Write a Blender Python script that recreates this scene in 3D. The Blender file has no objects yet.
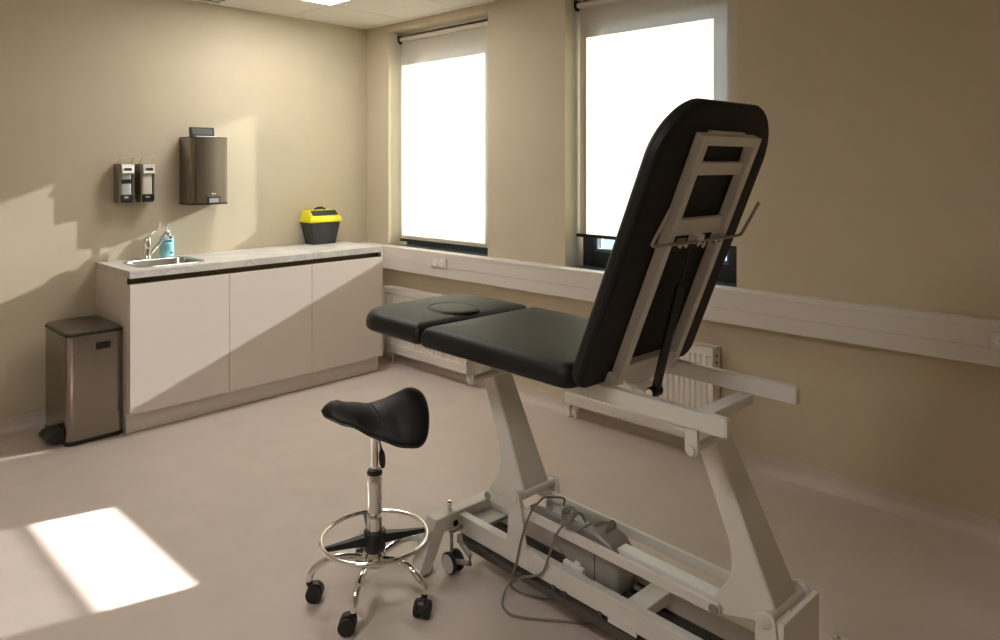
import bpy, bmesh, math, random
from mathutils import Matrix, Vector, Euler
random.seed(4)
scn = bpy.context.scene
COL = scn.collection
PI = math.pi

# ------------------------------------------------------------------ materials
def mat(name, col, rough=.5, metal=0.0, spec=.5, noise=None, bump=None, coat=0.0, aniso=0.0):
    m = bpy.data.materials.new(name); m.use_nodes = True
    nt = m.node_tree; b = nt.nodes['Principled BSDF']
    b.inputs['Base Color'].default_value = (*col, 1)
    b.inputs['Roughness'].default_value = rough
    b.inputs['Metallic'].default_value = metal
    b.inputs['Specular IOR Level'].default_value = spec
    b.inputs['Coat Weight'].default_value = coat
    b.inputs['Anisotropic'].default_value = aniso
    tc = nt.nodes.new('ShaderNodeTexCoord')
    if noise:                                   # (scale, amount)
        n = nt.nodes.new('ShaderNodeTexNoise'); n.inputs['Scale'].default_value = noise[0]
        n.inputs['Detail'].default_value = 5
        nt.links.new(tc.outputs['Object'], n.inputs['Vector'])
        r = nt.nodes.new('ShaderNodeValToRGB')
        a = noise[1]
        r.color_ramp.elements[0].position = .3; r.color_ramp.elements[1].position = .7
        r.color_ramp.elements[0].color = (*[c * (1 - a) for c in col], 1)
        r.color_ramp.elements[1].color = (*[min(1, c * (1 + a)) for c in col], 1)
        nt.links.new(n.outputs['Fac'], r.inputs['Fac'])
        nt.links.new(r.outputs['Color'], b.inputs['Base Color'])
    if bump:                                    # (scale, strength)
        n = nt.nodes.new('ShaderNodeTexNoise'); n.inputs['Scale'].default_value = bump[0]
        n.inputs['Detail'].default_value = 3
        nt.links.new(tc.outputs['Object'], n.inputs['Vector'])
        bp = nt.nodes.new('ShaderNodeBump'); bp.inputs['Strength'].default_value = bump[1]
        bp.inputs['Distance'].default_value = .002
        nt.links.new(n.outputs['Fac'], bp.inputs['Height'])
        nt.links.new(bp.outputs['Normal'], b.inputs['Normal'])
    return m

def brushed(name, col, rough, aniso_scale=None):
    m = mat(name, col, rough, 1.0)
    m.node_tree.nodes['Principled BSDF'].inputs['Anisotropic'].default_value = .5
    return m

M = {}
M['wall'] = mat('beige_wall_paint', (.575, .505, .38), .85, spec=.25, noise=(3, .03), bump=(220, .12))
M['floor'] = mat('linoleum', (.60, .52, .475), .42, spec=.4, noise=(6, .035), bump=(40, .03))
M['ceiling'] = mat('ceiling_tile', (.70, .67, .61), .9, spec=.2, bump=(300, .2))
M['ceilgap'] = mat('ceiling_grid_shadow_gap', (.16, .15, .13), .9)
M['cab'] = mat('cabinet_laminate', (.64, .575, .525), .5, spec=.4)
M['channel'] = mat('bronze_channel', (.10, .072, .03), .4, metal=.6)
M['trunk'] = mat('trunking_pvc', (.68, .635, .595), .45)
M['white'] = mat('white_powder_coat', (.76, .74, .72), .38)
M['whiter'] = mat('white_plastic', (.80, .80, .80), .35)
M['grey'] = mat('grey_metal', (.33, .325, .31), .4, metal=.3)
M['dgrey'] = mat('dark_grey_bar', (.10, .092, .085), .45, metal=.3)
M['chrome'] = mat('chrome', (.86, .85, .83), .07, metal=1)
M['steel'] = brushed('brushed_steel', (.30, .265, .235), .23, (160, 160, 2))
M['steel2'] = brushed('sink_steel', (.62, .60, .57), .24, (60, 60, 60))
M['vinyl'] = mat('black_vinyl', (.003, .003, .0034), .53, spec=.40, bump=(500, .15))
M['vinyl_top'] = M['vinyl']
M['blackp'] = mat('black_plastic', (.012, .012, .012), .4)
M['blackm'] = mat('matt_black', (.008, .008, .008), .6)
M['rubber'] = mat('dark_rubber', (.02, .02, .02), .7)
M['radiator'] = mat('radiator_enamel', (.74, .70, .65), .4)
M['radgap'] = mat('radiator_grille_slots', (.30, .27, .23), .6)
M['frame'] = mat('anthracite_window_frame', (.010, .014, .020), .4)
M['sill'] = mat('dark_stone_sill', (.05, .065, .085), .3, noise=(40, .5))
M['yellow'] = mat('yellow_plastic', (.78, .70, .015), .4)
M['char'] = mat('charcoal_plastic', (.028, .03, .033), .45)
M['cyan'] = mat('turquoise_soap_bottle', (.34, .76, .85), .3, spec=.5)
M['print'] = mat('dark_print', (.02, .06, .10), .6)
M['whitepr'] = mat('pale_print', (.75, .72, .66), .6)
M['greybottle'] = mat('grey_soap_pack', (.34, .345, .35), .4)
M['palebottle'] = mat('pale_soap_pack', (.66, .64, .58), .35)
M['olive'] = brushed('dispenser_steel', (.36, .33, .27), .34, (120, 120, 2))
M['screen'] = mat('dark_glass_display', (.09, .10, .09), .3)
M['cable'] = mat('grey_cable', (.24, .225, .20), .55)
M['facade'] = mat('outside_render', (.5, .5, .5), .9)

def marble():
    m = mat('grey_marble_laminate', (.55, .53, .5), .38)
    nt = m.node_tree; b = nt.nodes['Principled BSDF']
    tc = nt.nodes.new('ShaderNodeTexCoord')
    n1 = nt.nodes.new('ShaderNodeTexNoise'); n1.inputs['Scale'].default_value = 4.5; n1.inputs['Detail'].default_value = 8; n1.inputs['Distortion'].default_value = 1.6
    nt.links.new(tc.outputs['Object'], n1.inputs['Vector'])
    r = nt.nodes.new('ShaderNodeValToRGB'); e = r.color_ramp.elements
    e[0].position = .36; e[0].color = (.46, .44, .415, 1); e[1].position = .62; e[1].color = (.56, .54, .51, 1)
    v = r.color_ramp.elements.new(.49); v.color = (.53, .505, .475, 1)
    v = r.color_ramp.elements.new(.515); v.color = (.43, .41, .39, 1)
    v = r.color_ramp.elements.new(.54); v.color = (.55, .525, .49, 1)
    nt.links.new(n1.outputs['Fac'], r.inputs['Fac']); nt.links.new(r.outputs['Color'], b.inputs['Base Color'])
    return m
M['marble'] = marble()

def mix_shader(name, parts):
    """parts: list of (kind, colour, roughness/None, weight) mixed in order"""
    m = bpy.data.materials.new(name); m.use_nodes = True; nt = m.node_tree; nt.nodes.clear()
    out = nt.nodes.new('ShaderNodeOutputMaterial'); cur = None; tot = 0
    for kind, col, w in parts:
        n = nt.nodes.new(kind); n.inputs['Color'].default_value = (*col, 1)
        if 'Roughness' in n.inputs and kind == 'ShaderNodeBsdfGlossy': n.inputs['Roughness'].default_value = .02
        tot += w
        if cur is None: cur = n.outputs[0]
        else:
            x = nt.nodes.new('ShaderNodeMixShader'); x.inputs[0].default_value = w / tot
            nt.links.new(cur, x.inputs[1]); nt.links.new(n.outputs[0], x.inputs[2]); cur = x.outputs[0]
    nt.links.new(cur, out.inputs['Surface']); return m
M['blind'] = mix_shader('sunscreen_fabric', [('ShaderNodeBsdfTranslucent', (.98, .95, .70), .115), ('ShaderNodeBsdfDiffuse', (.60, .54, .45), .785), ('ShaderNodeBsdfTransparent', (1, 1, 1), .095)])
M['glass'] = mix_shader('window_glass', [('ShaderNodeBsdfTransparent', (.96, .98, .98), .93), ('ShaderNodeBsdfGlossy', (1, 1, 1), .07)])
def emit(name, col, s):
    m = bpy.data.materials.new(name); m.use_nodes = True; nt = m.node_tree; nt.nodes.clear()
    out = nt.nodes.new('ShaderNodeOutputMaterial'); e = nt.nodes.new('ShaderNodeEmission')
    e.inputs['Color'].default_value = (*col, 1); e.inputs['Strength'].default_value = s
    nt.links.new(e.outputs[0], out.inputs['Surface']); return m
M['lamp'] = emit('led_diffuser', (1, .955, .90), 19.5)

# ------------------------------------------------------------------ mesh helpers
def B(): return bmesh.new()
def box(bm, lo, hi, mx=None):
    x0, y0, z0 = lo; x1, y1, z1 = hi
    c = [(x0, y0, z0), (x1, y0, z0), (x1, y1, z0), (x0, y1, z0), (x0, y0, z1), (x1, y0, z1), (x1, y1, z1), (x0, y1, z1)]
    v = [bm.verts.new(mx @ Vector(p) if mx else p) for p in c]
    for f in ((0, 3, 2, 1), (4, 5, 6, 7), (0, 1, 5, 4), (1, 2, 6, 5), (2, 3, 7, 6), (3, 0, 4, 7)):
        bm.faces.new([v[i] for i in f])
    return bm
def prism(bm, pts, axis, a, b, mx=None):
    """extrude polygon pts (2-D) along axis 0/1/2 between a and b; the 2-D pair is the remaining axes in order"""
    def P(p, h):
        q = list(p); q.insert(axis, h); q = Vector(q)
        return mx @ q if mx else q
    A = [bm.verts.new(P(p, a)) for p in pts]; C = [bm.verts.new(P(p, b)) for p in pts]
    n = len(pts)
    f0 = bm.faces.new(A); f1 = bm.faces.new(list(reversed(C)))
    for i in range(n): bm.faces.new([A[i], C[i], C[(i + 1) % n], A[(i + 1) % n]])
    bmesh.ops.recalc_face_normals(bm, faces=bm.faces[:])
    return bm
def loft(bm, rings, cap=True, closed=True):
    R = [[bm.verts.new(p) for p in r] for r in rings]
    n = len(R[0])
    for i in range(len(R) - 1):
        for j in range(n if closed else n - 1):
            k = (j + 1) % n
            bm.faces.new([R[i][j], R[i][k], R[i + 1][k], R[i + 1][j]])
    if cap:
        bm.faces.new(list(reversed(R[0]))); bm.faces.new(R[-1])
    bmesh.ops.recalc_face_normals(bm, faces=bm.faces[:])
    return bm
def tube(bm, path, r, n=12, closed=False, radii=None):
    P = [Vector(p) for p in path]; N = len(P); rings = []
    prev = None
    for i, p in enumerate(P):
        if closed: t = (P[(i + 1) % N] - P[i - 1])
        else: t = (P[min(i + 1, N - 1)] - P[max(i - 1, 0)])
        t.normalize()
        if prev is None:
            u = Vector((0, 0, 1)) if abs(t.z) < .9 else Vector((1, 0, 0))
            u = (u - t * u.dot(t)).normalized()
        else:
            u = (prev - t * prev.dot(t)).normalized()
        prev = u; w = t.cross(u); rr = radii[i] if radii else r
        rings.append([p + (u * math.cos(2 * PI * k / n) + w * math.sin(2 * PI * k / n)) * rr for k in range(n)])
    if closed:
        rings.append(rings[0])
        R = [[bm.verts.new(q) for q in rg] for rg in rings[:-1]]; R.append(R[0])
        for i in range(N):
            # match the twist of the last ring
            off = 0
            if i == N - 1:
                d = [(rings[i][0] - q).length for q in rings[0]]; off = d.index(min(d))
            for j in range(n):
                bm.faces.new([R[i][j], R[i][(j + 1) % n], R[i + 1][(j + 1 + off) % n], R[i + 1][(j + off) % n]])
        bmesh.ops.recalc_face_normals(bm, faces=bm.faces[:])
        return bm
    return loft(bm, rings)
def lathe(bm, prof, c=(0, 0, 0), n=24, mx=None):
    """prof: (radius, height) pairs from bottom to top, about z through c"""
    rings = []
    for r, h in prof:
        ring = []
        for k in range(n):
            p = Vector((c[0] + r * math.cos(2 * PI * k / n), c[1] + r * math.sin(2 * PI * k / n), c[2] + h))
            ring.append(mx @ p if mx else p)
        rings.append(ring)
    return loft(bm, rings)
def smooth_path(pts, k=6, closed=False):
    P = [Vector(p) for p in pts]; N = len(P); out = []
    segs = N if closed else N - 1
    for i in range(segs):
        p0 = P[(i - 1) % N] if closed or i > 0 else P[0] * 2 - P[1]
        p1 = P[i]; p2 = P[(i + 1) % N]
        p3 = P[(i + 2) % N] if closed or i + 2 < N else P[-1] * 2 - P[-2]
        for j in range(k):
            t = j / k
            out.append(.5 * ((2 * p1) + (p2 - p0) * t + (2 * p0 - 5 * p1 + 4 * p2 - p3) * t * t + (3 * p1 - p0 - 3 * p2 + p3) * t ** 3))
    if not closed: out.append(P[-1])
    return out
def rrect(x0, x1, y0, y1, radii, n=8):
    """rounded rectangle outline, radii for corners (x0,y0),(x1,y0),(x1,y1),(x0,y1)"""
    out = []
    cs = [(x0, y0, PI), (x1, y0, 1.5 * PI), (x1, y1, 0), (x0, y1, .5 * PI)]
    for (cx, cy, a0), r in zip(cs, radii):
        r = max(r, .0005)
        ox = cx + r if cx == x0 else cx - r; oy = cy + r if cy == y0 else cy - r
        for k in range(n + 1):
            a = a0 + .5 * PI * k / n
            out.append((ox + r * math.cos(a), oy + r * math.sin(a)))
    return out
def bowed(pts, x0, x1, yw, bow):
    """let one end of an outline bulge outwards; bow < 0 bulges the x0 end"""
    if not bow: return pts
    out = []
    for x, y in pts:
        f = (x - x0) / (x1 - x0) if bow > 0 else (x1 - x) / (x1 - x0)
        out.append((x + bow * max(0, f) ** 4 * (1 - (y / yw) ** 2), y))
    return out
def slab(bm, x0, x1, y0, y1, z0, z1, radii, rf_top, rf_bot, mx=None, crown=0.0, n=8, bow=0.0):
    """cushion: rounded outline, filleted top and bottom edges"""
    def ring(inset, z):
        rr = [max(r - inset, .004) for r in radii]
        pts = bowed(rrect(x0 + inset, x1 - inset, y0 + inset, y1 - inset, rr, n), x0, x1, y1, bow)
        return [(mx @ Vector((px, py, z))) if mx else Vector((px, py, z)) for px, py in pts]
    rings = []
    K = 6
    rings.append(ring(rf_bot + .03, z0))
    for k in range(K + 1):
        a = .5 * PI * k / K
        rings.append(ring(rf_bot * (1 - math.sin(a)), z0 + rf_bot * (1 - math.cos(a))))
    for k in range(K + 1):
        a = .5 * PI * k / K
        rings.append(ring(rf_top * (1 - math.cos(a)), z1 - rf_top * (1 - math.sin(a))))
    for q in (.03, .07, .12): rings.append(ring(rf_top + q, z1 + crown * (1 - (1 - q / .12) ** 2)))
    return loft(bm, rings)
def cylv(bm, p0, p1, r, n=16): return tube(bm, [p0, p1], r, n)

def obj(name, bm, m, parent=None, bevel=0.0, smooth=True, loc=None, angle=38, sub=0):
    me = bpy.data.meshes.new(name); bmesh.ops.recalc_face_normals(bm, faces=bm.faces[:]); bm.to_mesh(me); bm.free()
    o = bpy.data.objects.new(name, me); COL.objects.link(o)
    ms = m if isinstance(m, (list, tuple)) else [m]
    for q in ms: me.materials.append(q)
    if smooth:
        for p in me.polygons: p.use_smooth = True
        me.set_sharp_from_angle(angle=math.radians(angle))
    if bevel:
        b = o.modifiers.new('bevel', 'BEVEL'); b.width = bevel; b.segments = 2; b.limit_method = 'ANGLE'; b.angle_limit = math.radians(35); b.harden_normals = True
    if sub:
        s = o.modifiers.new('subd', 'SUBSURF'); s.levels = sub; s.render_levels = sub
    if parent: o.parent = parent
    if loc is not None: o.location = loc
    return o
def tag(o, label, cat, group=None):
    o['label'] = label; o['category'] = cat
    if group: o['group'] = group
    return o
def thing(name, label, cat, loc=(0, 0, 0), rz=0.0, group=None):
    o = bpy.data.objects.new(name, None); COL.objects.link(o)
    o.empty_display_size = .05; o.location = loc; o.rotation_euler = (0, 0, rz)
    return tag(o, label, cat, group)
def struct(name, bm, m, parent=None, **k):
    o = obj(name, bm, m, parent, **k)
    if parent is None: o['kind'] = 'structure'
    return o
def copy_tree(o, parent=None):
    c = o.copy(); COL.objects.link(c)
    if parent: c.parent = parent
    for ch in list(o.children): copy_tree(ch, c)
    return c

# ------------------------------------------------------------------ room shell
ZC = 2.707; XR = 6.3; YF = -5.3
W = [(.297, 1.432, .905, 2.655, .945), (2.124, 3.276, .905, 2.655, 1.105)]   # x0 x1 z0 z1 blind bottom
WT = .42
bm = B(); box(bm, (-.3, YF - .3, -.12), (XR + .3, .0, 0)); struct('floor', bm, M['floor'])
bm = B(); box(bm, (-.14, YF, 0), (0, WT, ZC + .2)); struct('wall_left', bm, M['wall'])
bm = B(); box(bm, (XR, YF, 0), (XR + .14, WT, ZC + .2)); struct('wall_right', bm, M['wall'])
bm = B(); box(bm, (-.14, YF - .14, 0), (XR + .14, YF, ZC + .2)); struct('wall_front', bm, M['wall'])
bm = B()
xs = [0] + [v for w in W for v in w[:2]] + [XR]
for i in range(0, len(xs), 2): box(bm, (xs[i], 0, 0), (xs[i + 1], WT, ZC + .2))
for x0, x1, z0, z1, _ in W:
    box(bm, (x0, 0, 0), (x1, WT, z0 - .03)); box(bm, (x0, 0, z1), (x1, .27, ZC + .2)); box(bm, (x0, .27, 2.50), (x1, WT, ZC + .2))
struct('wall_back', bm, M['wall'], smooth=False)
# suspended ceiling: tiles in a 0.6 m grid with fine shadow gaps
bm = B(); box(bm, (-.14, YF - .14, ZC + .012), (XR + .14, WT, ZC + .2))
gx = [0.0] + [.575 + .62 * i for i in range(0, 10)]; gx = [g for g in gx if g < XR] + [XR]
gy = [0.0, -.075] + [-.075 - .652 * i for i in range(1, 9)]; gy = [g for g in gy if g > YF] + [YF]
LAMPS = {(1, 2): 'bright square LED panel in the ceiling over the cabinets, by the windows', (5, 6): 'unseen square LED panel in the mid-room ceiling, added as fill light'}   # tiles that are light panels; the mid-room one is unseen, added for fill
VENT = (0, 3)
for i in range(len(gx) - 1):
    for j in range(len(gy) - 1):
        if (i, j) in LAMPS: continue
        e = .004
        box(bm, (gx[i] + (e if i else 0), gy[j + 1] + e, ZC), (gx[i + 1] - e, gy[j] - (e if j else 0), ZC + .012))
ce = struct('ceiling', bm, [M['ceiling'], M['ceilgap']], smooth=False)
for p in ce.data.polygons:
    if all(abs(ce.data.vertices[v].co.z - (ZC + .012)) < 1e-5 for v in p.vertices) and p.area > 5: p.material_index = 1
# coved floor-coloured skirtings
def cove(bm, axis):
    prof = [(0, 0), (.05, 0.0), (.036, .004), (.024, .011), (.013, .024), (.006, .042), (.0045, .07), (.0045, .0853), (0, .0853)]
    return prof
bm = B(); prism(bm, [(-a, b) for a, b in cove(None, 0)], 0, 0, XR); struct('baseboard_back', bm, M['floor'])
bm = B(); prism(bm, [(a, b) for a, b in cove(None, 0)], 1, YF, -2.075); struct('baseboard_left', bm, M['floor'])

# windows: dark frame, glass pane, stone sill
for i, (x0, x1, z0, z1, zb) in enumerate(W):
    wn = bpy.data.objects.new('window_%d' % (i + 1), None); COL.objects.link(wn); wn['kind'] = 'structure'
    fl, fr = ((.036, .092), (.087, .137))[i]
    a, b_, c, d = x0, x1, z0 - .0, 2.64
    y0, y1 = .19, .262
    bm = B()
    box(bm, (a, y0, c), (a + fl, y1, d)); box(bm, (b_ - fr, y0, c), (b_, y1, d))
    box(bm, (a + fl, y0, c), (b_ - fr, y1, 1.008)); box(bm, (a + fl, y0, 2.50), (b_ - fr, y1, d))
    obj('window_frame', bm, M['frame'], wn, bevel=.003)
    bm = B()
    for (p, q, r_, s) in ((a + fl, 1.008, a + fl + .018, 2.50), (b_ - fr - .018, 1.008, b_ - fr, 2.50)): box(bm, (p, .205, q), (r_, .25, s))
    box(bm, (a + fl + .018, .205, 1.008), (b_ - fr - .018, .25, 1.024)); box(bm, (a + fl + .018, .205, 2.484), (b_ - fr - .018, .25, 2.50))
    obj('glazing_bead', bm, M['sill'], wn)
    bm = B(); box(bm, (a + fl + .01, .223, 1.012), (b_ - fr - .01, .229, 2.494)); obj('glass_pane', bm, M['glass'], wn, smooth=False)
    bm = B(); box(bm, (x0, -.0, z0 - .03), (x1, .19, z0)); box(bm, (x0, .262, z0 - .03), (x1, WT + .05, z0 - .002)); obj('window_sill', bm, M['sill'], wn, bevel=.002)

# roller blinds
BL = ['roller blind drawn fully down over the window by the cabinet corner', 'roller blind with a gap beneath it, behind the black backrest']
for i, (x0, x1, z0, z1, zb) in enumerate(W):
    r = thing('roller_blind', 'pale sunlit ' + BL[i], 'blind', (x0, .12, zb))
    bm = B(); 
    v = [bm.verts.new(p) for p in ((.028, 0, .012), (x1 - x0 - .016, 0, .012), (x1 - x0 - .016, 0, 2.60 - zb), (.028, 0, 2.60 - zb))]
    bm.faces.new(v); obj('fabric', bm, M['blind'], r, smooth=False)
    bm = B(); cylv(bm, (.016, .0, 2.60 - zb), (x1 - x0 - .016, .0, 2.60 - zb), .019, 20); obj('roller_tube', bm, M['cab'], r)
    bm = B(); box(bm, (.006, -.008, -.004), (x1 - x0 - .008, .008, .018)); obj('bottom_bar', bm, M['blackm'], r, bevel=.003)
    for s in (0, 1):
        xx = .002 if s == 0 else x1 - x0 - .014
        bm = B(); prism(bm, [(-.03, 2.63 - zb), (.03, 2.63 - zb), (.03, 2.585 - zb), (.012, 2.565 - zb), (-.012, 2.565 - zb), (-.03, 2.585 - zb)], 0, xx, xx + .012)
        obj('bracket', bm, M['blackp'], r, bevel=.002)

# wall trunking with cover strips, and its sockets
t = thing('cable_trunking', 'long off-white cable trunking along the window wall under the sills', 'cable trunking', (0, 0, 0))
bm = B(); prism(bm, [(0, .7391), (-.074, .7391), (-.074, .8125), (-.0705, .8135), (-.0705, .8155), (-.074, .8165), (-.074, .894), (-.071, .895), (-.071, .897), (-.074, .898), (-.074, .915), (-.068, .9208), (.0, .9208)], 0, .002, XR - .002)
obj('trunking_body', bm, M['trunk'], t, smooth=False)
def socket(x, n, label, w):
    s = thing('wall_socket', label, 'socket', (x, -.0742, .847))
    bm = B(); box(bm, (-w / 2, -.011, -.036), (w / 2, 0, .036)); obj('faceplate', bm, M['trunk'], s, bevel=.004)
    for k in range(n):
        cx = (k - (n - 1) / 2) * .074
        bm = B(); R = Matrix.Translation((cx, -.0112, 0)) @ Matrix.Rotation(PI / 2, 4, 'X')
        lathe(bm, [(.027, -.0005), (.027, .0015), (.022, .002), (.021, .0005)], (0, 0, 0), 24, R)
        rec = obj('socket_recess', bm, M['whiter'], s)
        for q in (-1, 1):
            bm = B(); cylv(bm, (cx + q * .0095, -.0136, 0), (cx + q * .0095, -.0117, 0), .003, 8); obj('pin_hole', bm, M['radgap'], rec)
socket(1.0, 2, 'white double power socket in the trunking under the window nearest the cabinets', .175)
socket(4.488, 2, 'white double socket on the trunking right at the edge of the view', .155)
bm = B(); box(bm, (.64, -.0765, .846), (.70, -.074, .850)); tag(obj('trunking_joint_clip', bm, M['trunk']), 'tiny pale joint clip on the trunking between cabinet and double socket', 'clip')

# ------------------------------------------------------------------ radiators
def radiator(x0, x1, label):
    r = thing('panel_radiator', label, 'radiator', (x0, 0, 0), group=None)
    Lx = x1 - x0; z0, z1 = .085, .600
    # fluted front panel
    bm = B(); n = int(Lx / .0333); pts = []
    w = Lx / n
    pts.append((0.0, -.091))
    for k in range(n):
        a = k * w
        pts += [(a + .16 * w, -.091), (a + .32 * w, -.0965), (a + .84 * w, -.0965), (a + 1.0 * w, -.091)]
    pts += [(Lx, -.075), (0, -.075)]
    prism(bm, pts, 2, z0 + .07, z1 - .045); obj('fluted_panel', bm, M['radiator'], r, smooth=False)
    bm = B(); box(bm, (0, -.1, z0), (Lx, -.078, z0 + .072)); box(bm, (0, -.1, z1 - .047), (Lx, -.078, z1 - .012)); obj('panel_edge', bm, M['radiator'], r, bevel=.006)
    bm = B()
    for k in range(int(Lx / .026)):
        box(bm, (.013 + k * .026, -.1012, z0 + .012), (.024 + k * .026, -.0985, z0 + .020))
    obj('weld_spot', bm, M['whiter'], r, smooth=False)
    bm = B(); box(bm, (0, -.078, z0 + .01), (Lx, -.025, z1 - .02)); obj('back_panel', bm, M['radiator'], r, bevel=.004)
    bm = B(); box(bm, (-.004, -.104, z0), (.004, -.02, z1)); obj('side_cover', bm, M['radiator'], r, bevel=.003)
    bm = B(); box(bm, (Lx - .004, -.104, z0), (Lx + .004, -.02, z1)); obj('side_cover', bm, M['radiator'], r, bevel=.003)
    bm = B()
    box(bm, (0, -.104, z1 - .012), (Lx, -.096, z1)); box(bm, (0, -.03, z1 - .012), (Lx, -.022, z1))
    for k in range(int(Lx / .018)): box(bm, (k * .018, -.097, z1 - .012), (k * .018 + .010, -.029, z1 - .002))
    obj('top_grille', bm, M['radiator'], r, smooth=False)
    for q in (.05, .085):
        bm = B(); box(bm, (Lx + .004, -.072, z1 - q), (Lx + .0065, -.058, z1 - q + .012)); obj('vent_plug', bm, M['blackp'], r)
    bm = B(); cylv(bm, (-.004, -.065, z1 - .02), (-.026, -.065, z1 - .02), .016, 14); obj('thermostat_stub', bm, M['blackp'], r)
    for cx in (.025, .075):
        bm = B(); tube(bm, [(cx, -.062, 0), (cx, -.062, z0 + .02)], .0075, 10)
        p = obj('valve_pipe', bm, M['radiator'], r)
        bm = B(); lathe(bm, [(.012, .045), (.014, .05), (.014, .075), (.011, .08), (.013, .088)], (cx, -.062, 0), 10); obj('valve_nut', bm, M['radiator'], p)
        bm = B(); lathe(bm, [(.016, 0.0), (.016, .006), (.008, .01)], (cx, -.062, 0), 12); obj('floor_collar', bm, M['radiator'], p)
radiator(.362, 1.40, 'white fluted panel radiator in the corner beside the cabinet, under the first window')
radiator(2.190, 3.19, 'white fluted panel radiator behind the raised end of the examination table')

# ------------------------------------------------------------------ cabinets, worktop, sink
YL, YR = -2.0813, -.2808; CH = .952; D = .59
th_top = .042; cb = CH - th_top - .036            # top of doors
labels = ['beige cabinet unit under the sink, beside the steel pedal bin', 'beige cabinet unit in the middle of the row, under the bare marble top', 'beige cabinet unit under the yellow-lidded box, next to the radiator']
uw = (YR - .012 - YL) / 3
for i in range(3):
    y0 = YL + i * uw; y1 = y0 + uw + (.012 if i == 2 else 0)
    c = thing('base_cabinet', labels[i], 'cabinet', (0.003, y0, 0), group='row of handleless base cabinets')
    w = y1 - y0; wd = uw
    bm = B()
    zt_ = CH - th_top - .001
    box(bm, (0, 0, .12), (.54, .018, zt_)); box(bm, (0, w - .018, .12), (.54, w, zt_)); box(bm, (.54, 0, .12), (.565, .018, cb - .002)); box(bm, (.54, w - .018, .12), (.565, w, cb - .002))
    box(bm, (0, .018, .12), (.565, w - .018, .138)); box(bm, (0, .018, .138), (.008, w - .018, zt_)); box(bm, (.522, .018, cb - .06), (.54, w - .018, zt_)); box(bm, (.54, .018, cb - .06), (.565, w - .018, cb - .002))
    if i == 2: box(bm, (.54, w - .012, .1229), (D - .003, w, CH - th_top - .0015))
    obj('carcass', bm, M['cab'], c, smooth=False)
    bm = B(); box(bm, (.568, .0015, .1229), (D - .003, wd - .0015, cb - .001)); obj('door', bm, M['cab'], c, bevel=.0012)
    bm = B(); box(bm, (.5405, .0008 if i else .001, cb + .0015), (.5445, wd - .0005, CH - th_top - .0015)); box(bm, (.5405, .0008, cb - .0012), (.566, wd - .0005, cb + .0015)); obj('grip_channel', bm, M['channel'], c, smooth=False)
bm = B(); box(bm, (.45, YL, 0.002), (.5323, YR, .1195)); box(bm, (.003, YL + .001, .002), (.45, YL + .02, .1195)); tag(obj('plinth_board', bm, M['cab'], smooth=False), 'long beige plinth board on the floor below the cabinet doors', 'plinth')
bm = B(); box(bm, (.452, YL, .0), (.5328, YR, .0025)); tag(obj('plinth_seal', bm, M['blackm'], smooth=False), 'thin dark sealing strip between plinth board and floor', 'seal')
# worktop with cut-out for the basin
SX0, SX1, SY0, SY1 = .115, .485, -1.985, -1.57
bm = B()
out = [(0.002, YL), (D, YL), (D, YR), (0.002, YR)]
hole = rrect(SX0 + .012, SX1 - .012, SY0 + .012, SY1 - .012, [.07] * 4, 6)
for z, flip in ((CH, False), (CH - th_top, True)):
    vo = [bm.verts.new((x, y, z)) for x, y in out]; vh = [bm.verts.new((x, y, z)) for x, y in hole]
    eo = [bm.edges.new((vo[i], vo[(i + 1) % 4])) for i in range(4)]
    eh = [bm.edges.new((vh[i], vh[(i + 1) % len(vh)])) for i in range(len(vh))]
    bmesh.ops.triangle_fill(bm, edges=eo + eh, use_beauty=True)
    if not flip: T = (vo, vh)
    else:
        for k in range(4): bm.faces.new([T[0][k], vo[k], vo[(k + 1) % 4], T[0][(k + 1) % 4]])
        n = len(vh)
        for k in range(n): bm.faces.new([T[1][k], T[1][(k + 1) % n], vh[(k + 1) % n], vh[k]])
tag(obj('worktop', bm, M['marble'], smooth=False), 'grey marbled worktop running over the three beige cabinets', 'worktop')
s = thing('sink_basin', 'small stainless steel sink basin let into the marbled worktop', 'sink', (0, 0, 0))
def sring(ins, z, r): return [Vector((x, y, z)) for x, y in rrect(SX0 + ins, SX1 - ins, SY0 + ins, SY1 - ins, [r] * 4, 6)]
bm = B(); loft(bm, [sring(0, CH + .0005, .08), sring(.001, CH + .003, .08), sring(.006, CH + .0045, .075), sring(.014, CH + .0035, .07), sring(.018, CH - .004, .066), sring(.022, CH - .10, .06), sring(.035, CH - .125, .05), sring(.06, CH - .13, .04)], cap=False)
loft(bm, [sring(.06, CH - .13, .04), sring(.13, CH - .132, .02)]); obj('bowl', bm, M['steel2'], s, angle=60)
bm = B(); lathe(bm, [(.028, .0), (.03, .003), (.018, .004), (.016, .0015)], ((SX0 + SX1) / 2, (SY0 + SY1) / 2, CH - .13), 20); obj('drain', bm, M['chrome'], s)
# tap
f = thing('mixer_tap', 'chrome single-lever mixer tap standing behind the sink', 'tap', (.085, -1.80, CH))
bm = B(); lathe(bm, [(.027, .0005), (.027, .006), (.023, .012), (.0225, .10), (.0245, .105), (.024, .125), (.018, .138), (.006, .142)], n=24); obj('tap_body', bm, M['chrome'], f)
sp = smooth_path([(.008, .012, .028), (.04, .045, .085), (.072, .078, .145), (.086, .092, .160), (.098, .103, .158), (.104, .108, .145)], 6)
bm = B(); tube(bm, sp, .0115, 14); tube(bm, [(.104, .108, .148), (.106, .110, .132)], .0135, 14); obj('spout', bm, M['chrome'], f)
bm = B(); tube(bm, smooth_path([(0, 0, .138), (.006, .02, .16), (.012, .048, .185), (.018, .066, .21), (.02, .07, .235)], 5), .0062, 10); obj('lever', bm, M['chrome'], f)
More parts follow.
